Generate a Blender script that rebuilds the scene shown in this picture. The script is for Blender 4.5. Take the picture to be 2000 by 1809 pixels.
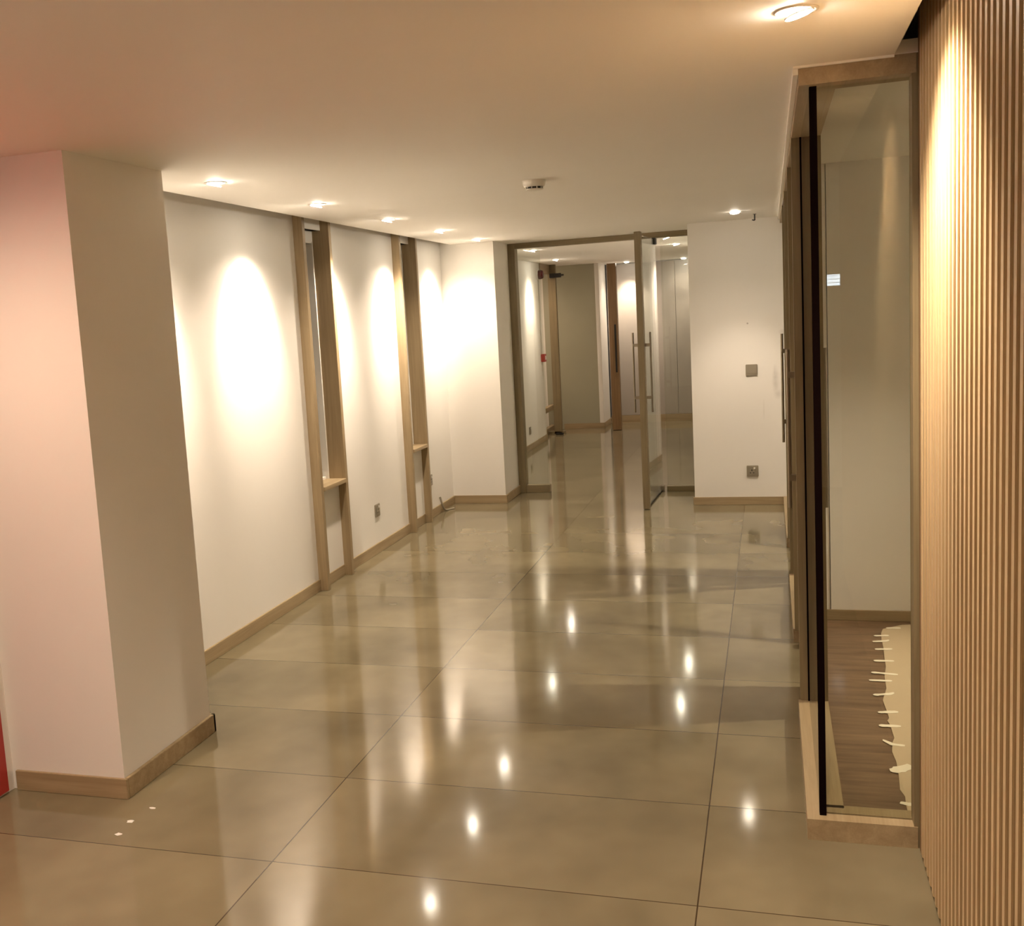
import bpy, bmesh, math, random
from mathutils import Vector, Matrix
random.seed(4)
PI = math.pi
for o in list(bpy.data.objects):
    bpy.data.objects.remove(o, do_unlink=True)
SC = bpy.context.scene
COL = SC.collection

# ------------------------------------------------------------------ camera
F_PX, PPX, PPY = 2105.542212, 835.655583, 895.934524
YAW, PITCH, ROLL, CAM_H = -0.311822, -0.127408, -0.060659, 1.578606
fwd = Vector((math.sin(YAW) * math.cos(PITCH), math.cos(YAW) * math.cos(PITCH), math.sin(PITCH)))
rgt0 = Vector((math.cos(YAW), -math.sin(YAW), 0))
up0 = rgt0.cross(fwd)
rgt = math.cos(ROLL) * rgt0 + math.sin(ROLL) * up0
upv = -math.sin(ROLL) * rgt0 + math.cos(ROLL) * up0
cam_d = bpy.data.cameras.new('camera')
cam = bpy.data.objects.new('camera', cam_d)
COL.objects.link(cam)
m = Matrix.Identity(4)
for i, v in enumerate((rgt, upv, -fwd)):
    for j in range(3):
        m[j][i] = v[j]
m[2][3] = CAM_H
cam.matrix_world = m
cam_d.sensor_fit = 'HORIZONTAL'
cam_d.sensor_width = 36
cam_d.lens = F_PX / 2000 * 36
cam_d.shift_x = (1000 - PPX) / 2000
cam_d.shift_y = (PPY - 904.5) / 2000
cam_d.clip_start = 0.02
SC.camera = cam

# ------------------------------------------------------------------ world + colour
w = bpy.data.worlds.new('night'); SC.world = w; w.use_nodes = True
w.node_tree.nodes['Background'].inputs[0].default_value = (0.02, 0.03, 0.05, 1)
w.node_tree.nodes['Background'].inputs[1].default_value = 0.3
SC.view_settings.view_transform = 'Standard'
SC.view_settings.look = 'None'
SC.view_settings.gamma = 1
SC.view_settings.exposure = 2.48
SC.view_settings.use_curve_mapping = False
SC.cycles.max_bounces = 14
SC.cycles.diffuse_bounces = 8
SC.cycles.transparent_max_bounces = 24
SC.cycles.sample_clamp_indirect = 6

LAMP = (1.0, 0.82, 0.63)      # warm downlight colour
P_WASH = 22.0                 # watts of one wall washing spot
ZC = 2.192                    # ceiling height

# ------------------------------------------------------------------ materials
def mat(name):
    M = bpy.data.materials.new(name); M.use_nodes = True
    nt = M.node_tree; b = nt.nodes['Principled BSDF']
    return M, nt, b
def N(nt, t, **k):
    n = nt.nodes.new(t)
    for a, v in k.items():
        if a.startswith('_'): setattr(n, a[1:], v)
        else: n.inputs[a].default_value = v
    return n
def plain(name, c, rough=.5, metal=0., bump=0., bscale=60., spec=.5, var=0.):
    M, nt, b = mat(name)
    b.inputs['Base Color'].default_value = (*c, 1); b.inputs['Roughness'].default_value = rough
    b.inputs['Metallic'].default_value = metal; b.inputs['Specular IOR Level'].default_value = spec
    tc = N(nt, 'ShaderNodeTexCoord')
    if bump or var:
        nz = N(nt, 'ShaderNodeTexNoise', Scale=bscale, Detail=4.)
        nt.links.new(tc.outputs['Object'], nz.inputs['Vector'])
        if bump:
            bp = N(nt, 'ShaderNodeBump', Strength=bump, Distance=.002)
            nt.links.new(nz.outputs['Fac'], bp.inputs['Height']); nt.links.new(bp.outputs[0], b.inputs['Normal'])
        if var:
            n2 = N(nt, 'ShaderNodeTexNoise', Scale=bscale * .04, Detail=5.)
            nt.links.new(tc.outputs['Object'], n2.inputs['Vector'])
            r = N(nt, 'ShaderNodeMapRange'); r.inputs['To Min'].default_value = 1 - var; r.inputs['To Max'].default_value = 1 + var * .4
            nt.links.new(n2.outputs['Fac'], r.inputs['Value'])
            mx = N(nt, 'ShaderNodeVectorMath', _operation='SCALE'); mx.inputs[0].default_value = c
            nt.links.new(r.outputs[0], mx.inputs['Scale']); nt.links.new(mx.outputs[0], b.inputs['Base Color'])
    return M
def emit(name, c, s):
    M, nt, b = mat(name)
    b.inputs['Base Color'].default_value = (0.8, 0.8, 0.8, 1)
    b.inputs['Emission Color'].default_value = (*c, 1); b.inputs['Emission Strength'].default_value = s
    return M
def wood(name, c1, c2, axis, rough=.45, scale=1.0):
    M, nt, b = mat(name)
    tc = N(nt, 'ShaderNodeTexCoord'); mp = N(nt, 'ShaderNodeMapping')
    s = [26 * scale] * 3; s[axis] = 1.3 * scale
    mp.inputs['Scale'].default_value = s
    nt.links.new(tc.outputs['Object'], mp.inputs['Vector'])
    nz = N(nt, 'ShaderNodeTexNoise', Scale=1.0, Detail=8., Roughness=.62, Distortion=.8)
    nt.links.new(mp.outputs[0], nz.inputs['Vector'])
    m2 = N(nt, 'ShaderNodeMapping'); s2 = [180 * scale] * 3; s2[axis] = 4 * scale
    m2.inputs['Scale'].default_value = s2
    nt.links.new(tc.outputs['Object'], m2.inputs['Vector'])
    n2 = N(nt, 'ShaderNodeTexNoise', Scale=1.0, Detail=3.)
    nt.links.new(m2.outputs[0], n2.inputs['Vector'])
    ad = N(nt, 'ShaderNodeMath', _operation='MULTIPLY_ADD'); ad.inputs[1].default_value = .35
    nt.links.new(n2.outputs['Fac'], ad.inputs[0]); nt.links.new(nz.outputs['Fac'], ad.inputs[2])
    cr = N(nt, 'ShaderNodeValToRGB')
    cr.color_ramp.elements[0].position = .42; cr.color_ramp.elements[0].color = (*c2, 1)
    cr.color_ramp.elements[1].position = .86; cr.color_ramp.elements[1].color = (*c1, 1)
    nt.links.new(ad.outputs[0], cr.inputs[0]); nt.links.new(cr.outputs[0], b.inputs['Base Color'])
    b.inputs['Roughness'].default_value = rough
    bp = N(nt, 'ShaderNodeBump', Strength=.12, Distance=.002)
    nt.links.new(ad.outputs[0], bp.inputs['Height']); nt.links.new(bp.outputs[0], b.inputs['Normal'])
    return M
def glass(name, tint):
    M = bpy.data.materials.new(name); M.use_nodes = True
    nt = M.node_tree; nt.nodes.clear()
    out = N(nt, 'ShaderNodeOutputMaterial'); mix = N(nt, 'ShaderNodeMixShader')
    fr = N(nt, 'ShaderNodeFresnel', IOR=1.5); tr = N(nt, 'ShaderNodeBsdfTransparent', Color=(*tint, 1))
    gl = N(nt, 'ShaderNodeBsdfGlossy', Roughness=0.0)
    ge = N(nt, 'ShaderNodeNewGeometry'); ior = N(nt, 'ShaderNodeMapRange')
    ior.inputs['To Min'].default_value = 1.5; ior.inputs['To Max'].default_value = 1 / 1.5
    nt.links.new(ge.outputs['Backfacing'], ior.inputs['Value']); nt.links.new(ior.outputs[0], fr.inputs['IOR'])
    nt.links.new(fr.outputs[0], mix.inputs[0]); nt.links.new(tr.outputs[0], mix.inputs[1])
    nt.links.new(gl.outputs[0], mix.inputs[2]); nt.links.new(mix.outputs[0], out.inputs[0])
    return M
WHITE = (.80, .775, .735)
M_wall = plain('wall_paint', WHITE, .55, bump=.12, bscale=90, spec=.3, var=.03)
M_ceil = plain('ceiling_paint', (.90, .88, .845), .6, bump=.08, bscale=50, spec=.2, var=.03)
OAK1, OAK2 = (.40, .305, .18), (.27, .195, .105)
M_oz = wood('oak_upright', OAK1, OAK2, 2)
M_oy = wood('oak_along', OAK1, OAK2, 1)
M_ox = wood('oak_across', OAK1, OAK2, 0)
M_dz = wood('shaded_oak_upright', (.26, .205, .115), (.18, .135, .07), 2)  # same oak, darkened in colour for the shade on unlit frames and stiles
M_dx = wood('shaded_oak_across', (.26, .205, .115), (.18, .135, .07), 0)  # crosswise grain, with the same shade put into the oak colour
M_slat = wood('slat_oak', (.58, .435, .255), (.45, .325, .17), 2, .42)
M_slatback = wood('slat_backing', (.22, .125, .05), (.15, .08, .03), 2, .6)
M_brown = wood('brown_veneer', (.26, .155, .07), (.16, .09, .035), 2)
M_black = plain('black_silicone', (.006, .003, .003), .9, spec=0.)
M_glass = glass('clear_glass', (.955, .975, .955))
M_pglass = glass('green_tinted_glass', (.915, .925, .875))
M_wglass = plain('night_window_glass', (.01, .013, .018), .05)
M_plastic = plain('white_plastic', (.75, .73, .68), .35)
M_plate = plain('beige_grey_plate', (.36, .32, .25), .35, metal=.3)
M_dark = plain('dark_slot', (.01, .008, .006), .5)
M_steel = plain('brushed_steel', (.30, .26, .20), .35, metal=.85)
M_red = plain('red_plastic', (.07, .004, .005), .35)
M_redwall = plain('red_paint', (.40, .035, .028), .5)
M_lens = emit('lamp_lens', (1, .90, .74), 36)
M_trimring = plain('lamp_ring', (.7, .67, .62), .4)
M_can = plain('lamp_inner', (.3, .27, .22), .4)
M_cab = plain('cupboard_laminate', (.36, .325, .29), .45, bump=.05)
M_tape = plain('masking_tape', (.86, .80, .66), .6)
M_paper = plain('brown_paper', (.56, .45, .31), .75, bump=.5, bscale=14, var=.06)
M_frost = plain('grey_green_wall', (.36, .345, .255), .5, var=.08, bscale=60)

def floor_mat():
    M, nt, b = mat('polished_tile'); L = nt.links.new
    tc = N(nt, 'ShaderNodeTexCoord'); sp = N(nt, 'ShaderNodeSeparateXYZ'); L(tc.outputs['Object'], sp.inputs[0])
    def cell(o, off, size, hw):
        a = N(nt, 'ShaderNodeMath', _operation='SUBTRACT'); a.inputs[1].default_value = off; L(o, a.inputs[0])
        d = N(nt, 'ShaderNodeMath', _operation='DIVIDE'); d.inputs[1].default_value = size; L(a.outputs[0], d.inputs[0])
        fr = N(nt, 'ShaderNodeMath', _operation='FRACT'); L(d.outputs[0], fr.inputs[0])
        fl = N(nt, 'ShaderNodeMath', _operation='FLOOR'); L(d.outputs[0], fl.inputs[0])
        s = N(nt, 'ShaderNodeMath', _operation='SUBTRACT'); s.inputs[1].default_value = .5; L(fr.outputs[0], s.inputs[0])
        ab = N(nt, 'ShaderNodeMath', _operation='ABSOLUTE'); L(s.outputs[0], ab.inputs[0])
        gt = N(nt, 'ShaderNodeMath', _operation='GREATER_THAN'); gt.inputs[1].default_value = .5 - hw / size; L(ab.outputs[0], gt.inputs[0])
        return gt.outputs[0], fl.outputs[0]
    gx, cx = cell(sp.outputs[0], -1.45008, 1.239304, .002)
    gy, cy = cell(sp.outputs[1], 2.742889, .6, .0018)
    g = N(nt, 'ShaderNodeMath', _operation='MAXIMUM'); L(gx, g.inputs[0]); L(gy, g.inputs[1])
    cb = N(nt, 'ShaderNodeCombineXYZ'); L(cx, cb.inputs[0]); L(cy, cb.inputs[1])
    wn = N(nt, 'ShaderNodeTexWhiteNoise', _noise_dimensions='3D'); L(cb.outputs[0], wn.inputs['Vector'])
    sh = N(nt, 'ShaderNodeVectorMath', _operation='SCALE'); sh.inputs['Scale'].default_value = 9; L(wn.outputs['Color'], sh.inputs[0])
    ad = N(nt, 'ShaderNodeVectorMath', _operation='ADD'); L(tc.outputs['Object'], ad.inputs[0]); L(sh.outputs[0], ad.inputs[1])
    mp = N(nt, 'ShaderNodeMapping'); mp.inputs['Scale'].default_value = (1.0, .85, 1); L(ad.outputs[0], mp.inputs['Vector'])
    n1 = N(nt, 'ShaderNodeTexNoise', Scale=2.1, Detail=3, Roughness=.48, Distortion=.15); L(mp.outputs[0], n1.inputs['Vector'])
    n2 = N(nt, 'ShaderNodeTexNoise', Scale=7., Detail=2., Roughness=.5); L(mp.outputs[0], n2.inputs['Vector'])
    mm = N(nt, 'ShaderNodeMath', _operation='MULTIPLY_ADD'); mm.inputs[1].default_value = .12; L(n2.outputs['Fac'], mm.inputs[0]); L(n1.outputs['Fac'], mm.inputs[2])
    cr = N(nt, 'ShaderNodeValToRGB')
    cr.color_ramp.elements[0].position = .33; cr.color_ramp.elements[0].color = (.135, .111, .066, 1)
    cr.color_ramp.elements[1].position = .82; cr.color_ramp.elements[1].color = (.25, .209, .129, 1)
    L(mm.outputs[0], cr.inputs[0])
    mx = N(nt, 'ShaderNodeMix', _data_type='RGBA'); L(g.outputs[0], mx.inputs[0]); L(cr.outputs[0], mx.inputs[6])
    mx.inputs[7].default_value = (.05, .032, .016, 1)
    L(mx.outputs[2], b.inputs['Base Color'])
    rr = N(nt, 'ShaderNodeMapRange'); rr.inputs['To Min'].default_value = .07; rr.inputs['To Max'].default_value = .11
    L(n2.outputs['Fac'], rr.inputs['Value'])
    r2 = N(nt, 'ShaderNodeMath', _operation='MAXIMUM'); r3 = N(nt, 'ShaderNodeMath', _operation='MULTIPLY'); r3.inputs[1].default_value = .12
    L(g.outputs[0], r3.inputs[0]); L(rr.outputs[0], r2.inputs[0]); L(r3.outputs[0], r2.inputs[1])
    L(r2.outputs[0], b.inputs['Roughness'])
    b.inputs['IOR'].default_value = 1.43
    return M
M_floor = floor_mat()

def plank_mat():
    M, nt, b = mat('walnut_planks'); L = nt.links.new
    tc = N(nt, 'ShaderNodeTexCoord')
    br = N(nt, 'ShaderNodeTexBrick', Scale=1.0); br.inputs['Brick Width'].default_value = 1.2; br.inputs['Row Height'].default_value = .19
    br.inputs['Mortar Size'].default_value = .0012; br.inputs['Color1'].default_value = (.30, .30, .30, 1); br.inputs['Color2'].default_value = (.75, .75, .75, 1)
    br.inputs['Mortar'].default_value = (.1, .1, .1, 1)
    L(tc.outputs['Object'], br.inputs['Vector'])
    mp = N(nt, 'ShaderNodeMapping'); mp.inputs['Scale'].default_value = (3, 30, 1)
    sc = N(nt, 'ShaderNodeVectorMath', _operation='SCALE'); sc.inputs['Scale'].default_value = 7; L(br.outputs['Color'], sc.inputs[0])
    ad = N(nt, 'ShaderNodeVectorMath', _operation='ADD'); L(tc.outputs['Object'], ad.inputs[0]); L(sc.outputs[0], ad.inputs[1])
    L(ad.outputs[0], mp.inputs['Vector'])
    n1 = N(nt, 'ShaderNodeTexNoise', Scale=1.2, Detail=7., Roughness=.6, Distortion=.6); L(mp.outputs[0], n1.inputs['Vector'])
    cr = N(nt, 'ShaderNodeValToRGB')
    cr.color_ramp.elements[0].position = .3; cr.color_ramp.elements[0].color = (.11, .062, .033, 1)
    cr.color_ramp.elements[1].position = .75; cr.color_ramp.elements[1].color = (.25, .16, .095, 1)
    L(n1.outputs['Fac'], cr.inputs[0]); L(cr.outputs[0], b.inputs['Base Color']); b.inputs['Roughness'].default_value = .4
    return M
M_plank = plank_mat()

def scuff_wall_mat():
    M, nt, b = mat('wall_paint_scuffed'); L = nt.links.new
    b.inputs['Roughness'].default_value = .55; b.inputs['Specular IOR Level'].default_value = .3
    tc = N(nt, 'ShaderNodeTexCoord'); nz = N(nt, 'ShaderNodeTexNoise', Scale=18., Detail=5.); L(tc.outputs['Object'], nz.inputs['Vector'])
    acc = None
    for (x, z, rx, rz, k) in ((.035, .965, .022, .10, .45), (.05, .86, .028, .035, .35), (.088, 1.33, .02, .02, .4),
                              (-.055, .745, .006, .07, .25), (-.162, 1.408, .007, .007, 1.5), (.03, 1.02, .008, .06, .4)):
        s = N(nt, 'ShaderNodeVectorMath', _operation='SUBTRACT'); s.inputs[1].default_value = (x, 0, z); L(tc.outputs['Object'], s.inputs[0])
        q = N(nt, 'ShaderNodeVectorMath', _operation='MULTIPLY'); q.inputs[1].default_value = (1 / rx, 0, 1 / rz); L(s.outputs[0], q.inputs[0])
        l = N(nt, 'ShaderNodeVectorMath', _operation='LENGTH'); L(q.outputs[0], l.inputs[0])
        r = N(nt, 'ShaderNodeMapRange'); r.inputs['From Min'].default_value = 1.3; r.inputs['From Max'].default_value = .2
        r.inputs['To Max'].default_value = k; L(l.outputs['Value'], r.inputs['Value'])
        if acc is None: acc = r.outputs[0]
        else:
            a = N(nt, 'ShaderNodeMath', _operation='MAXIMUM'); L(acc, a.inputs[0]); L(r.outputs[0], a.inputs[1]); acc = a.outputs[0]
    mu = N(nt, 'ShaderNodeMath', _operation='MULTIPLY', _use_clamp=True); L(acc, mu.inputs[0]); L(nz.outputs['Fac'], mu.inputs[1])
    mx = N(nt, 'ShaderNodeMix', _data_type='RGBA'); L(mu.outputs[0], mx.inputs[0])
    mx.inputs[6].default_value = (*WHITE, 1); mx.inputs[7].default_value = (.22, .19, .15, 1)
    L(mx.outputs[2], b.inputs['Base Color'])
    return M
M_scuff = scuff_wall_mat()

# ------------------------------------------------------------------ mesh helpers
def box(bm, x0, x1, y0, y1, z0, z1, bev=0.):
    r = bmesh.ops.create_cube(bm, size=1)
    vs = r['verts']
    for v in vs:
        v.co = Vector((x0 + (v.co.x + .5) * (x1 - x0), y0 + (v.co.y + .5) * (y1 - y0), z0 + (v.co.z + .5) * (z1 - z0)))
    if bev:
        es = list({e for v in vs for e in v.link_edges})
        bmesh.ops.bevel(bm, geom=es, offset=bev, segments=2, affect='EDGES', clamp_overlap=True)
def prism(bm, poly, z0, z1):
    lo = [bm.verts.new((x, y, z0)) for x, y in poly]; hi = [bm.verts.new((x, y, z1)) for x, y in poly]
    n = len(poly)
    bm.faces.new(lo[::-1]); bm.faces.new(hi)
    for i in range(n):
        bm.faces.new((lo[i], lo[(i + 1) % n], hi[(i + 1) % n], hi[i]))
def cyl(bm, p, q, r, seg=20, r2=None):
    p, q = Vector(p), Vector(q); d = q - p
    M4 = Matrix.Translation((p + q) / 2) @ d.to_track_quat('Z', 'Y').to_matrix().to_4x4()
    bmesh.ops.create_cone(bm, cap_ends=True, segments=seg, radius1=r, radius2=r if r2 is None else r2, depth=d.length, matrix=M4)
def lathe(bm, prof, seg=40, M4=None):
    rings = []
    for r, z in prof:
        if r < 1e-6: rings.append([bm.verts.new((0, 0, z))])
        else: rings.append([bm.verts.new((r * math.cos(2 * PI * i / seg), r * math.sin(2 * PI * i / seg), z)) for i in range(seg)])
    for a, b in zip(rings, rings[1:]):
        for i in range(seg):
            j = (i + 1) % seg
            if len(a) == 1 and len(b) == 1: continue
            if len(a) == 1: bm.faces.new((a[0], b[i], b[j]))
            elif len(b) == 1: bm.faces.new((a[i], b[0], a[j]))
            else: bm.faces.new((a[i], b[i], b[j], a[j]))
    if M4 is not None: bmesh.ops.transform(bm, matrix=M4, verts=[v for r in rings for v in r])
def B(*boxes, bev=0.):
    bm = bmesh.new()
    for b in boxes: box(bm, *b, bev=bev)
    return bm
def obj(name, bm, material, parent=None, smooth=False):
    bmesh.ops.recalc_face_normals(bm, faces=bm.faces[:])
    me = bpy.data.meshes.new(name); bm.to_mesh(me); bm.free()
    me.materials.append(material)
    if smooth:
        for p in me.polygons: p.use_smooth = True
        me.set_sharp_from_angle(angle=math.radians(40))
    o = bpy.data.objects.new(name, me); COL.objects.link(o)
    if parent: o.parent = parent
    return o
def tag(o, label=None, cat=None, group=None, kind=None):
    if label: o['label'] = label
    if cat: o['category'] = cat
    if group: o['group'] = group
    if kind: o['kind'] = kind
    return o
def struct(name, bm, m, label=None): return tag(obj(name, bm, m), label, kind='structure')
def thing(name, label, cat, loc=(0, 0, 0), group=None, kind=None, rz=0):
    o = bpy.data.objects.new(name, None); o.empty_display_size = .1; COL.objects.link(o)
    o.location = loc; o.rotation_euler = (0, 0, rz)
    return tag(o, label, cat, group, kind)
def off(bx, loc):          # world box -> local box
    x, y, z = loc
    return (bx[0] - x, bx[1] - x, bx[2] - y, bx[3] - y, bx[4] - z, bx[5] - z)

# ------------------------------------------------------------------ structure
XL, XC = -2.62, -2.157
YB, YR, YD = 8.794, 8.665, 9.327
struct('floor', B((-5, .15, -3.2, 16, -.1, 0), (.15, 2.1, -3.2, 3.2, -.1, 0), (.15, 2.1, 9.3, 16, -.1, 0)), M_floor)
struct('floor', B((.15, 2.1, 3.2, 9.3, -.1, 0)), M_plank)
bm = bmesh.new()
prism(bm, [(-2.62, -3.0), (.323, -3.0), (.323, 3.168), (.2, 3.168), (.2, 8.7), (-.58, 8.7), (-.58, 9.36), (-2.17, 9.36), (-2.17, 8.84),
           (-2.525, 8.84), (-2.497, 6.5), (-2.448, 4.1), (-2.44, 3.64), (-2.62, 3.64)], ZC, ZC + .035)
struct('ceiling', bm, M_ceil)
struct('ceiling', B((-3.6, 2.1, 9.36, 15.6, ZC, ZC + .035)), M_ceil)
struct('ceiling', B((.2, 2.1, 3.168, 9.36, ZC, ZC + .035)), M_ceil)
struct('ceiling', B((.323, 2.1, -3.0, -.12, ZC, ZC + .035), (.46, 2.1, -.12, 3.1, ZC, ZC + .035)), M_ceil)
struct('ceiling', B((-3.2, 2.2, -3.2, 9.4, 2.36, 2.42)), M_ceil)

# left wall with two slot windows (openings y 5.883-6.24 and 7.611-7.952)
W1, W2 = (5.883, 6.24), (7.606, 7.955)
seg = []
for y0, y1 in ((3.2, W1[0] - .036), (W1[1] + .036, W2[0] - .036), (W2[1] + .036, 8.9)):
    seg.append((XL - .2, XL, y0, y1, 0, 2.36))
for a, b in (W1, W2):
    seg.append((XL - .2, XL, a, b, 0, .600))
    seg.append((XL - .2, XL - .01, a, b, 2.163, 2.36))
struct('wall_left', B(*seg), M_wall)
struct('wall_left', B((XL - .2, XL, -3.2, 3.2, 0, 2.36)), M_wall)
struct('wall_column', B((XL, XC, 3.056, 3.660, 0, 2.36)), M_wall)
struct('wall_back', B((-2.9, .45, -3.2, -3.0, 0, 2.36), (.45, .66, -3.2, -3.0, 0, 1.66), (.45, .66, -3.2, -3.0, 1.75, 2.36), (.66, 2.2, -3.2, -3.0, 0, 2.36)), M_wall)
struct('wall_right', B((2.0, 2.2, -3.2, 9.4, 0, 2.36)), M_wall)
struct('wall_bay', B((XL - .2, -2.16, YB, 9.46, 0, 2.36)), M_wall)
struct('wall_front', B((-.59, 2.0, YR, 9.42, 0, 2.36)), M_scuff)
struct('wall_divider', B((.262, 2.0, 5.497, 5.62, 0, ZC), (.165, .2585, 5.503, 5.62, 0, ZC)), M_wall)
# far corridor
struct('wall_far_left', B((-2.9, -2.70, 9.46, 13.31, 0, ZC)), M_wall)
struct('wall_far_green', B((-2.9, -2.2, 14.48, 14.6, 0, ZC)), M_frost)
struct('wall_far_return', B((-2.20, -2.145, 14.48, 15.09, 0, ZC)), M_wall)
struct('wall_far_end', B((-2.3, .4, 15.2, 15.4, 0, ZC + .02)), M_wall)
struct('wall_far_right', B((-.55, -.35, 9.42, 15.09, 0, ZC)), M_wall)
struct('baseboard_far_right', B((-.562, -.55, 9.44, 15.09, 0, .07), bev=.002), M_oy)
struct('wall_far_room', B((-3.6, -3.5, 12.6, 15.5, 0, ZC), (-3.6, -2.9, 12.5, 12.6, 0, ZC), (-3.6, -2.9, 14.6, 14.7, 0, ZC)), M_wall)
struct('wall_red', B((XL, XL + .012, 1.2, 3.012, .012, ZC)), M_redwall)

# baseboards
BBH = .07
def bb(side, *bx): return struct('baseboard_' + side, B(*bx, bev=.002), M_oy)
bb('left', (XL, XL + .012, 3.66, 5.845, 0, BBH), (XL, XL + .012, 5.883, 6.24, 0, BBH), (XL, XL + .012, 6.278, 7.57, 0, BBH),
   (XL, XL + .012, 7.606, 7.955, 0, BBH), (XL, XL + .012, 7.993, YB, 0, BBH))
struct('baseboard_column', B((XL + .02, XC + .015, 3.043, 3.056, 0, .072), (XC, XC + .015, 3.056, 3.675, 0, .072), (XL + .02, XC + .015, 3.66, 3.675, 0, .072), bev=.0015), M_ox)
struct('baseboard_bay', B((XL + .012, -2.148, YB - .012, YB, 0, BBH), (-2.16, -2.148, YB, YD - .02, 0, BBH), bev=.002), M_ox)
struct('baseboard_front', B((-.602, .087, YR - .012, YR, 0, .062), bev=.002), M_ox)
struct('baseboard_divider', B((.165, 2.0, 5.485, 5.497, 0, .052), bev=.002), M_ox)
bb('far_left', (-2.70, -2.688, 9.46, 13.31, 0, BBH))
struct('baseboard_far_green', B((-2.688, -2.138, 14.468, 14.48, 0, .072), (-2.145, -2.133, 14.48, 15.1, 0, .072), bev=.002), M_ox)

# ------------------------------------------------------------------ slot windows
def slot_window(n, y0, y1, yb, label):
    loc = (XL, (y0 + y1) / 2, 0)
    t = thing('window_%d' % n, label, None, loc, kind='structure')
    L = lambda *b: off(b, loc)
    fr = XL + .058
    obj('side_board', B(L(-2.672, fr, y0 - .038, y0, 0, 2.35), bev=.0015), M_oz, t)
    obj('side_board', B(L(-2.672, fr, y1, y1 + .038, 0, 2.35), bev=.0015), M_oz, t)
    obj('sill', B(L(-2.69, fr + .008, y0 + .0005, y1 - .0005, .600, .625), bev=.002), M_oy, t)
    obj('apron', B(L(XL, XL + .006, y0, y1, BBH, .600)), M_wall, t)
    obj('head_panel', B(L(XL - .009, XL + .003, y0, y1, 2.163, 2.35), L(-2.72, XL - .009, y0, y1, 2.163, 2.17), L(-2.72, -2.672, y0, y1, 2.10, 2.163)), M_wall, t)
    obj('window_frame', B(L(-2.80, -2.6725, y0 - .034, y0 + .008, .60, 2.10), L(-2.80, -2.6725, y1 - .006, y1 + .034, .60, 2.10),
        L(-2.76, -2.69, y0 + .008, y1 - .012, .60, .640), L(-2.76, -2.672, y0 + .012, y1 - .012, 2.09, 2.10), bev=.002), M_plastic, t)
    obj('pane', B(L(-2.722, -2.716, y0 + .012, y1 - .012, .64, 2.09)), M_wglass, t)
slot_window(1, *W1, 0, 'nearer slot window framed by two full-height oak boards on the left wall')
slot_window(2, *W2, 0, 'farther slot window framed by two full-height oak boards on the left wall')
# bright window behind the viewpoint, seen mirrored in the partition glass
t = thing('window_3', None, None, (.555, -3.0, 1.66), kind='structure')
obj('pane', B((-.105, .105, -.05, -.04, 0, .09)), emit('window_glow', (.75, .87, 1), 2.2), t)
obj('blind', B(*[(-.105, .105, -.03, -.01, .022 + .028 * k, .026 + .028 * k) for k in range(3)]), M_plastic, t)

# ------------------------------------------------------------------ T-bar pull handles
def handle(parent, cx, side, y0, loc, axis='x'):
    """bar from z .76 to 1.38 standing off cx on side (-1/+1)"""
    x, y, z = loc
    bm = bmesh.new()
    d = .067 * side
    if axis == 'x':
        cyl(bm, (cx + d - x, y0 - y, .762), (cx + d - x, y0 - y, 1.383), .0075)
        for zz in (.882, 1.285): box(bm, min(cx, cx + d) - x, max(cx, cx + d) - x, y0 - y - .011, y0 - y + .011, zz - .012, zz + .012, bev=.002)
    else:
        cyl(bm, (cx - x + d, y0 - y, .762), (cx - x + d, y0 - y, 1.383), .0075)
        for zz in (.882, 1.285): box(bm, min(cx, cx + d) - x, max(cx, cx + d) - x, y0 - y - .011, y0 - y + .011, zz - .012, zz + .012, bev=.002)
    return obj('handle', bm, M_steel, parent, smooth=True)

# ------------------------------------------------------------------ entrance screen + open door
loc = (-1.37, YD, 0)
t = thing('glass_screen', 'oak-framed glass screen around the open doorway at the end of the hall', 'glass screen', loc)
L = lambda *b: off(b, loc)
obj('jamb', B(L(-2.16, -2.097, YD - .02, YD + .09, 0, ZC), bev=.002), M_dz, t)
obj('jamb', B(L(-.612, -.592, YD - .02, YD + .09, 0, ZC - .045), bev=.002), M_dz, t)
obj('header', B(L(-2.097, -.592, YD - .02, YD + .09, ZC - .045, ZC), bev=.002), M_dx, t)
obj('bottom_rail', B(L(-2.097, -1.883, YD - .015, YD + .06, 0, .068), bev=.003), M_dx, t)
obj('bottom_rail', B(L(-.866, -.612, YD - .015, YD + .06, 0, .045), bev=.003), M_dx, t)
obj('pane', B(L(-2.10, -1.886, YD + .02, YD + .03, .06, ZC - .04)), M_glass, t)
obj('pane', B(L(-.862, -.60, YD + .02, YD + .03, .04, ZC - .04)), M_glass, t)
# leaf : local frame, hinge at origin, leaf runs along -y, tilted slightly
px, py = -.908, 9.345
t = thing('door_1', 'open frameless glass door with oak leading stile and long steel pull handles', None, (px, py, 0), kind='structure', rz=-math.atan2(.040, .87))
WL = .89
obj('stile', B((-.024, .024, -WL, -WL + .07, .006, ZC - .04), bev=.002), M_dz, t)
obj('pane', B((-.005, .005, -WL + .06, .02, .012, ZC - .06)), M_glass, t)
obj('bottom_strip', B((-.006, .006, -WL + .07, .0, .004, .014)), M_dark, t)
for sd in (-1, 1):
    bm = bmesh.new(); d = .067 * sd; yy = -WL + .045
    cyl(bm, (d, yy, .767), (d, yy, 1.387), .0075)
    for zz in (.882, 1.289): box(bm, min(0, d), max(0, d), yy - .011, yy + .011, zz - .012, zz + .012, bev=.002)
    obj('handle', bm, M_steel, t, smooth=True)
obj('top_patch', B((-.016, .016, -.06, .03, ZC - .10, ZC - .046), bev=.004), M_dark, t)
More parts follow.
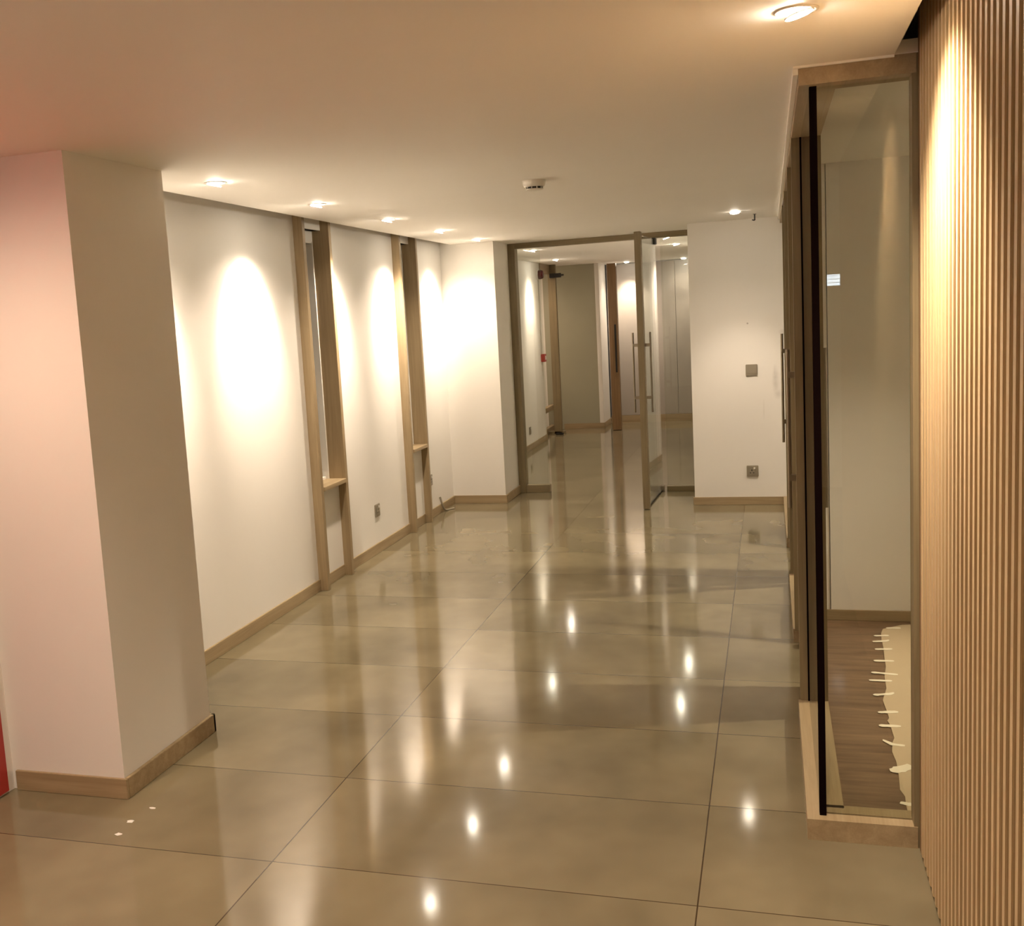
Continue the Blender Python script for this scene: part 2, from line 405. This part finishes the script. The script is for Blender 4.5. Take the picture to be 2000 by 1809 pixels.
obj('pivot_patch', B((-.018, .018, -.05, .05, .004, .05), bev=.004), M_steel, t)

# ------------------------------------------------------------------ glass partition on the right
loc = (.13, 3.168, 0)
t = thing('glass_partition', 'oak-framed glass partition turning the corner beside the slatted wall', 'glass partition', loc)
L = lambda *b: off(b, loc)
X0, X1, YM = .078, .184, 3.170
CZ = .064
for y0, y1 in ((YM, 4.17), (5.10, 6.16), (7.12, 8.66)):
    bm = bmesh.new()
    ys = y0 + (.088 if y0 == YM else 0)
    box(bm, *L(X0, .116, y0, y1, 0, CZ)); box(bm, *L(.126, X1, ys, y1, 0, CZ)); box(bm, *L(.116, .126, ys, y1, 0, CZ - .02))
    if y0 == YM:
        box(bm, *L(.116, .376, y0, y0 + .045, 0, CZ)); box(bm, *L(.126, .376, y0 + .055, y0 + .106, 0, CZ)); box(bm, *L(.12, .376, y0 + .045, y0 + .055, 0, CZ - .02))
    obj('curb', bm, M_oy, t)
for y0 in (4.165, 5.07, 6.16, 7.09):
    obj('jamb', B(L(X0 + .006, X1, y0, y0 + .035, CZ if y0 < 4.2 or y0 > 7 else CZ, ZC - .045), bev=.0015), M_dz, t)
obj('head', B(L(X0 + .008, X1, YM, 8.66, ZC - .05, ZC), L(X1, .376, YM, YM + .106, ZC - .05, ZC)), M_oy, t)
obj('edge_bead', B(L(X0 - .006, X0 + .007, YM - .004, 8.66, ZC - .022, ZC + .001), L(X0 - .006, .323, YM - .008, YM - .001, ZC - .006, ZC + .001)), M_ceil, t)
obj('wall_channel', B(L(.366, .398, YM + .003, YM + .07, 0, ZC)), M_dz, t)
G = .0115
obj('pane', B(L(.133, .368, YM + .045, YM + .045 + G, CZ - .015, ZC - .045)), M_pglass, t)
for y0, y1 in ((YM + .06, 4.165), (5.105, 6.16), (7.125, 8.66)):
    obj('pane', B(L(.1155, .1255, y0, y1, CZ - .015, ZC - .045)), M_glass, t)
obj('corner_joint', B(L(.1135, .1325, YM + .03, YM + .058, CZ - .012, ZC - .048), bev=.001), M_black, t)
bm = B(L(.1125, .1285, 4.158, 4.166, CZ - .01, ZC - .05))
obj('glass_joint', bm, M_black, t)
def room_door(n, y0, y1, yh, label):
    loc = (.131, y1, 0)
    t = thing('door_%d' % n, label, None, loc, kind='structure')
    L = lambda *b: off(b, loc)
    obj('stile', B(L(.108, .154, y0, y0 + .28, .008, ZC - .055), bev=.0015), M_dz, t)
    obj('pane', B(L(.126, .136, y0 + .27, y1 - .004, .012, ZC - .06)), M_glass, t)
    for sd in (-1, 1): handle(t, .131, sd, yh, loc)
    obj('pivot_patch', B(L(.112, .150, y1 - .07, y1 - .004, .005, .05), bev=.003), M_dark, t)
room_door(2, 4.215, 5.065, 4.41, 'nearer glass door in the right-hand partition, oak stile and long pull handles on both faces')
room_door(3, 6.225, 7.085, 6.47, 'farther glass door in the right-hand partition with oak stile and long pull handles')

# ------------------------------------------------------------------ slatted wall
loc = (.377, 1.4, 0)
t = thing('slatted_wall_panel', 'floor-to-ceiling ribbed oak slat cladding along the right edge beside the glass corner', 'wall cladding', loc)
L = lambda *b: off(b, loc)
bm = bmesh.new()
y = 3.116 - .026
yy = y
while yy > -.08:
    box(bm, *L(.377, .398, yy, yy + .026, .012, 2.345), bev=.002)
    yy -= .0521
obj('slats', bm, M_slat, t)
obj('backing_panel', B(L(.398, .46, -.12, 3.168, 0, 2.355), L(.380, .398, 3.135, 3.1675, 0, 2.35)), M_slatback, t)
struct('wall_side', B((.46, 2.0, 3.05, 3.168, 0, 2.36), (.46, .50, -.12, 3.05, 0, 2.36)), M_wall)

# ------------------------------------------------------------------ paper and tape in the side room
P = [(.40, 3.25), (.371, 3.30), (.369, 3.361), (.375, 3.407), (.375, 3.452), (.379, 3.511), (.369, 3.558), (.376, 3.654), (.381, 3.78), (.376, 3.867), (.387, 3.955), (.396, 3.99),
     (.395, 4.109), (.389, 4.159), (.398, 4.186), (.397, 4.256), (.393, 4.375), (.42, 4.515), (.426, 4.66), (.444, 4.793), (.449, 4.909), (.459, 5.056),
     (.462, 5.184), (.469, 5.278), (.483, 5.348), (.536, 5.395), (.576, 5.427), (.75, 5.46), (1.6, 5.46), (1.6, 3.3)]
bm = bmesh.new(); prism(bm, [(x - 1, y - 4.3) for x, y in P], 0, .0018)
o = obj('protective_paper', bm, M_paper); o.location = (1, 4.3, .0006)
tag(o, 'brown protective paper sheet with torn edge laid on the wooden floor behind the glass', 'paper')
TP = [((.499, 5.363), (.563, 5.37), 'short scrap of masking tape at the far torn corner of the floor paper'),
      ((.434, 5.231), (.499, 5.243), 'farthest straight masking tape strip along the torn edge of the floor paper'),
      ((.421, 5.14), (.496, 5.161), 'masking tape strip with curled right end, second straight one from the far end'),
      ((.421, 5.026), (.493, 5.037), 'masking tape strip on the paper edge, third straight one from the far end'),
      ((.402, 4.862), (.484, 4.867), 'masking tape strip on the paper edge, fourth straight one from the far end'),
      ((.379, 4.705), (.48, 4.688), 'longest masking tape strip on the paper edge, just beyond a close neighbour'),
      ((.362, 4.604), (.45, 4.605), 'masking tape strip reaching farthest left onto the brown floorboards'),
      ((.364, 4.428), (.446, 4.454), 'masking tape strip midway along the paper with upturned right end'),
      ((.364, 4.238), (.436, 4.253), 'ragged-ended masking tape strip just beyond the middle notch of the paper'),
      ((.355, 4.103), (.43, 4.106), 'masking tape strip at the sharp notch in the paper edge'),
      ((.350, 3.935), (.423, 3.922), 'bent masking tape strip, third from the glass corner'),
      ((.357, 3.692), (.426, 3.751), 'wide torn masking tape piece lying askew, second nearest the glass'),
      ((.359, 3.46), (.40, 3.446), 'masking tape strip nearest the glass front, partly hidden by the slats')]
for k, (a, b, lab) in enumerate(TP):
    a = Vector((*a, 0)); b = Vector((*b, 0)); c = (a + b) / 2; d = (b - a).normalized(); n = Vector((-d.y, d.x, 0))
    hw = .011 if k != 11 else .022
    bm = bmesh.new(); top = []; bot = []
    for i in range(9):
        s = i / 8; p = a.lerp(b, s) - c
        bend = 0
        if k == 10: bend = .03 * max(0, .45 - s) / .45
        if k in (2, 7): bend = .012 * max(0, s - .8) / .2
        h = hw * (1 + random.uniform(-.18, .18)) * (.55 if i in (0, 8) and k != 11 else 1) * (.25 if k == 11 and i == 0 else 1)
        p = p + n * bend
        top.append(p + n * h); bot.append(p - n * h)
    poly = [(p.x, p.y) for p in bot + top[::-1]]
    prism(bm, poly, 0, .0008)
    o = obj('masking_tape', bm, M_tape); o.location = (c.x, c.y, .0027 if True else 0)
    tag(o, lab, 'tape', 'masking tape strips on the floor paper')

# ------------------------------------------------------------------ ceiling downlights
def downlight(x, y, tilt_dir, tilt, power, label, size=60, blend=.85, col=LAMP, spill=.55):
    t = thing('downlight', label, 'ceiling light', (x, y, ZC), group='recessed ceiling downlights')
    bm = bmesh.new()
    lathe(bm, [(.035, -.0005), (.037, -.003), (.044, -.0035), (.047, -.0015), (.047, 0.0)], 48)
    obj('trim_ring', bm, M_trimring, t, smooth=True)
    bm = bmesh.new(); lathe(bm, [(0, -.0008), (.036, -.0008), (.036, -.0002), (0, -.0002)], 40)
    obj('recess', bm, M_can, t)
    ax = Vector((math.cos(tilt_dir), math.sin(tilt_dir), 0))
    d = (ax * math.sin(math.radians(tilt)) + Vector((0, 0, -math.cos(math.radians(tilt))))).normalized()
    ld = Vector((ax.x * math.sin(math.radians(15)), ax.y * math.sin(math.radians(15)), -math.cos(math.radians(15)))) if tilt > 2 else Vector((0, 0, -1))
    q = (-ld).to_track_quat('Z', 'Y').to_matrix().to_4x4()
    base = ax * .006 + Vector((0, 0, -.0105 if tilt > 2 else -.004))
    Mx = Matrix.Translation(base) @ q
    bm = bmesh.new(); lathe(bm, [(.0285, .003), (.0310, .003), (.0310, -.0005), (.0285, -.0005)], 40, Mx)
    obj('gimbal', bm, M_trimring, t, smooth=True)
    bm = bmesh.new(); lathe(bm, [(0, -.001), (.0287, -.001), (.0287, .001), (0, .001)], 32, Mx)
    obj('lens', bm, M_lens, t)
    ld_ = bpy.data.lights.new('downlight_beam', 'SPOT'); ld_.energy = power; ld_.color = col
    ld_.spot_size = math.radians(size); ld_.spot_blend = blend; ld_.shadow_soft_size = .02
    lo = bpy.data.objects.new('downlight_beam', ld_); COL.objects.link(lo); lo.parent = t
    lo.location = base + ld * .012
    lo.rotation_euler = (-d).to_track_quat('Z', 'Y').to_euler()
    sp_ = bpy.data.lights.new('downlight_spill', 'SPOT'); sp_.energy = power * spill; sp_.color = col
    sp_.spot_size = math.radians(118 if tilt > 6 else 150); sp_.spot_blend = 1; sp_.shadow_soft_size = .03
    so = bpy.data.objects.new('downlight_spill', sp_); COL.objects.link(so); so.parent = t
    so.location = lo.location
    so.rotation_euler = (-(ax * math.sin(math.radians(tilt * .35)) + Vector((0, 0, -math.cos(math.radians(tilt * .35)))))).to_track_quat('Z', 'Y').to_euler()
    return t
W = PI
ordn = ['nearest the white column', 'second from the white column', 'third from the white column', 'fourth from the white column', 'farthest, by the bay corner']
for k, (x, y) in enumerate([(-2.163, 4.086), (-2.164, 5.146), (-2.173, 6.24), (-2.184, 7.349), (-2.195, 8.411)]):
    downlight(x, y, W - .10, 37, P_WASH * 1.1, 'round tilted downlight in the row along the left wall, ' + ordn[k])
downlight(.067, 2.563, .15, 34, P_WASH * 1.05, 'large-looking bright downlight in the near ceiling beside the slatted wall', size=100, blend=1, spill=.45)
downlight(-.215, 7.895, PI / 2, 18, P_WASH * .42, 'small downlight in front of the wall with the switch')
far = [(-2.185, 10.494, W, 35, 'left downlight seen through the side pane beyond the glass screen'),
       (-2.369, 12.661, W, 30, 'downlight above the red alarm sounder in the far corridor'),
       (-.877, 10.072, 0, 36, 'brighter downlight seen just right of the open door top'),
       (-.884, 11.284, 0, 36, 'downlight seen below the brighter one right of the open door top'),
       (-1.064, 14.80, PI / 2, 5, 'downlight close above the grey cupboards at the far end')]
for x, y, a, tl, lab in far: downlight(x, y, a, tl, P_WASH * (.55 if y < 14 else .28), lab)
downlight(-1.80, 14.72, PI / 2, 32, P_WASH * .6, 'downlight hidden behind the door top, washing the cupboards')
# unseen lamps: column, side rooms, fill added behind the viewpoint and in the far room
for x, y, a, tl, p in [(-2.35, 2.2, PI / 2, 3, .46), (-2.2, .9, W, 38, .9), (-1.1, -1.2, 0, 0, .3), (-1.0, .2, 0, 0, .3), (-1.2, 1.7, 0, 0, .75), (1.0, -1.6, 0, 0, .2),
                       (1.85, 4.65, W, 46, 2.0), (1.2, 6.48, W, 40, 2.0), (1.3, 8.0, W, 25, .6), (-3.2, 13.6, 0, 0, .3)]:
    downlight(x, y, a, tl, P_WASH * p, 'unseen recessed ceiling downlight outside the picture', col=(1, .74, .52) if x < -2.3 else LAMP, size=172 if x < -2.3 else 125 if tl < 6 else (58 if x > 1.1 else 70), blend=1 if tl < 6 else .85, spill=.05 if x > 1.1 and y > 3 else .3)

# ------------------------------------------------------------------ smoke detector
t = thing('smoke_detector', 'white round smoke detector with dark vent slots on the ceiling', 'smoke detector', (-1.029, 5.05, ZC))
bm = bmesh.new(); lathe(bm, [(0, 0), (.053, 0), (.054, -.006), (.052, -.020), (.046, -.030), (.0, -.030)], 48)
obj('base', bm, M_plastic, t, smooth=True)
bm = bmesh.new(); lathe(bm, [(.0, -.030), (.036, -.030), (.036, -.040), (0, -.040)], 36); obj('vent_core', bm, M_dark, t)
bm = bmesh.new(); lathe(bm, [(0, -.0395), (.040, -.0395), (.0395, -.043), (.030, -.046), (0, -.047)], 40)
for k in range(10):
    a = 2 * PI * k / 10 + .2
    c = Vector((.0385 * math.cos(a), .0385 * math.sin(a), 0))
    cyl(bm, c + Vector((0, 0, -.0405)), c + Vector((0, 0, -.029)), .0022, 8)
obj('cap', bm, M_plastic, t, smooth=True)
# hook near the front wall
t = thing('ceiling_hook', 'small dark metal hook hanging from the ceiling above the switch wall', 'hook', (-.088, 8.23, ZC))
bm = bmesh.new(); cyl(bm, (0, 0, 0), (0, 0, -.045), .005, 10); cyl(bm, (0, 0, -.002), (0, 0, 0), .013, 14); cyl(bm, (0, 0, -.045), (-.018, 0, -.04), .004, 8)
obj('shank', bm, M_dark, t)

# ------------------------------------------------------------------ plates
def plate(kind, x, y, z, rz, label, s=.088):
    """local: plate in xz plane, front towards -y"""
    nm = {'switch': 'light_switch', 'socket': 'wall_socket', 'round': 'wall_socket'}[kind]
    t = thing(nm, label, 'light switch' if kind == 'switch' else 'wall socket', (x, y, z), rz=rz)
    h = s / 2
    obj('back_plate', B((-h, h, -.009, 0, -h, h), bev=.003), M_plate, t)
    if kind == 'switch':
        for q in (-1, 1): obj('rocker', B((q * h * .45 - h * .38, q * h * .45 + h * .38, -.013, -.008, -h * .62, h * .55), bev=.0015), M_plate, t)
    else:
        obj('socket_face', B((-h * .72, h * .55, -.012, -.008, -h * .7, h * .62), bev=.002), M_plate, t)
        obj('pin_holes', B((-.009, -.001, -.0126, -.0115, .002, .014), (-.021, -.011, -.0126, -.0115, -.016, -.010), (.003, .013, -.0126, -.0115, -.016, -.010)), M_dark, t)
        obj('rocker', B((.008, .022, -.015, -.008, .016, .030), bev=.001), M_plastic, t)
    return t
plate('switch', -.139, YR, 1.05, 0, 'double light switch plate on the white wall right of the glass screen')
plate('socket', -.148, YR, .265, 0, 'power socket with pin holes low on the wall under the light switch')
plate('socket', XL, 6.905, .295, -PI / 2 + PI, 'power socket on the left wall between the two slot windows')
plate('socket', XL, 8.15, .305, PI / 2, 'power socket half hidden behind the farther oak window board')
plate('socket', -2.70, 12.33, .225, PI / 2, 'small power socket on the far corridor wall behind the glass')

# ------------------------------------------------------------------ far corridor things
t = thing('alarm_sounder', 'dark red fire alarm sounder high on the far corridor wall', 'fire alarm', (-2.70, 13.2, 2.05))
bm = bmesh.new(); lathe(bm, [(0, 0), (.055, 0), (.055, .045), (.042, .07), (0, .07)], 8, Matrix.Rotation(PI / 2, 4, 'Y')); obj('horn', bm, M_red, t)
obj('mount', B((0, .012, -.06, .06, -.06, .075), bev=.004), M_plastic, t)
t = thing('call_point', 'small bright red fire call point on the end of the far corridor wall', 'fire call point', (-2.70, 13.22, 1.03))
obj('housing', B((0, .05, -.05, .05, -.048, .048), bev=.004), plain('bright_red', (.30, .015, .01), .35), t)
obj('front_window', B((.048, .052, -.028, .028, -.022, .026)), M_plastic, t)
o = obj('conduit', B((0, .006, -.003, .003, .0, .97)), M_plate); o.location = (-2.70, 13.2, 1.075)
tag(o, 'thin cable conduit running down from the red sounder to the call point', 'conduit')
loc = (-2.72, 13.9, 0)
t = thing('side_door_frame', 'dark-toned oak door frame with mid rail at the end of the far corridor left wall', 'door frame', loc)
L = lambda *b: off(b, loc)
obj('post', B(L(-2.72, -2.62, 13.93, 14.0, 0, ZC), bev=.002), M_dz, t)
obj('header', B(L(-2.74, -2.69, 13.31, 13.93, 2.07, ZC), bev=.002), M_oy, t)
obj('threshold', B(L(-2.80, -2.58, 13.93, 14.02, 0, .03), bev=.002), M_dx, t)
obj('mid_rail', B(L(-2.86, -2.80, 13.32, 14.46, .28, .345), L(-2.86, -2.80, 13.32, 14.46, 0, .07)), M_oy, t)
t = thing('door_closer', 'dark door closer arm at the head of the far side door', 'door closer', (-2.60, 13.92, 2.05))
obj('body', B((-.09, .06, -.03, .0, -.028, .028), bev=.003), M_dark, t)
obj('arm', B((-.02, .10, -.045, -.03, -.01, .012), bev=.002), M_dark, t)
o = obj('door_stop', B((-.05, .05, -.03, .03, 0, .022), bev=.006), M_dark); o.location = (-2.63, 13.82, .0)
tag(o, 'small dark door stop on the floor at the foot of the far oak post', 'door stop')
t = thing('tall_door_leaf', 'tall dark brown timber door standing open end-on in front of the grey cupboards', 'door', (-1.93, 14.14, 0))
obj('leaf', B((-.056, .056, 0, .10, .004, ZC - .03), bev=.002), M_brown, t)
obj('recessed_pull', B((.012, .036, -.002, .004, .76, 1.38), bev=.001), M_dark, t, )
obj('pull_edge', B((-.010, .010, -.006, .002, .70, 1.42), bev=.002), M_brown, t)
loc = (-1.0, 15.12, 0)
t = thing('wall_cupboard', 'row of grey laminate cupboard doors with a timber plinth across the far end', 'cupboard', loc)
L = lambda *b: off(b, loc)
obj('plinth', B(L(-2.13, -.36, 15.09, 15.2, 0, .10)), M_ox, t)
xs = [-2.13, -1.21, -.36]
for a, b in zip(xs, xs[1:]):
    obj('door', B(L(a + .002, b - .002, 15.10, 15.2, .103, ZC - .012), bev=.001), M_cab, t)

# short grey tube over the skirting by the bay corner
cu = bpy.data.curves.new('cable', 'CURVE'); cu.dimensions = '3D'; cu.bevel_depth = .008; cu.bevel_resolution = 3
sp = cu.splines.new('BEZIER'); pts = [(-2.612, 8.37, .13), (-2.600, 8.375, .075), (-2.594, 8.40, .03), (-2.585, 8.46, .007), (-2.55, 8.54, .006)]
sp.bezier_points.add(len(pts) - 1)
for bpnt, p in zip(sp.bezier_points, pts):
    bpnt.co = p; bpnt.handle_left_type = bpnt.handle_right_type = 'AUTO'
tmp = bpy.data.objects.new('grey_tube_curve', cu); COL.objects.link(tmp)
me = bpy.data.meshes.new_from_object(tmp.evaluated_get(bpy.context.evaluated_depsgraph_get()))
bpy.data.objects.remove(tmp, do_unlink=True)
me.materials.clear(); me.materials.append(M_plate)
o = bpy.data.objects.new('grey_tube', me); COL.objects.link(o)
tag(o, 'short grey curved tube hanging over the skirting by the bay corner', 'cable')

# paint flecks on the floor
for k, (x, y, r) in enumerate([(-2.019, 3.00, .010), (-2.039, 2.897, .011), (-2.026, 2.81, .010)]):
    bm = bmesh.new(); prism(bm, [(r * (1 + random.uniform(-.3, .3)) * math.cos(a) * 1.2, r * .8 * (1 + random.uniform(-.3, .3)) * math.sin(a)) for a in [2 * PI * i / 9 for i in range(9)]], 0, .0006)
    o = obj('paint_fleck', bm, M_plastic); o.location = (x, y, .0003)
    tag(o, ['white paint fleck on the floor nearest the column corner', 'middle white paint fleck of three in front of the column', 'white paint fleck farthest in front of the column'][k], 'paint fleck', 'paint flecks on the floor')
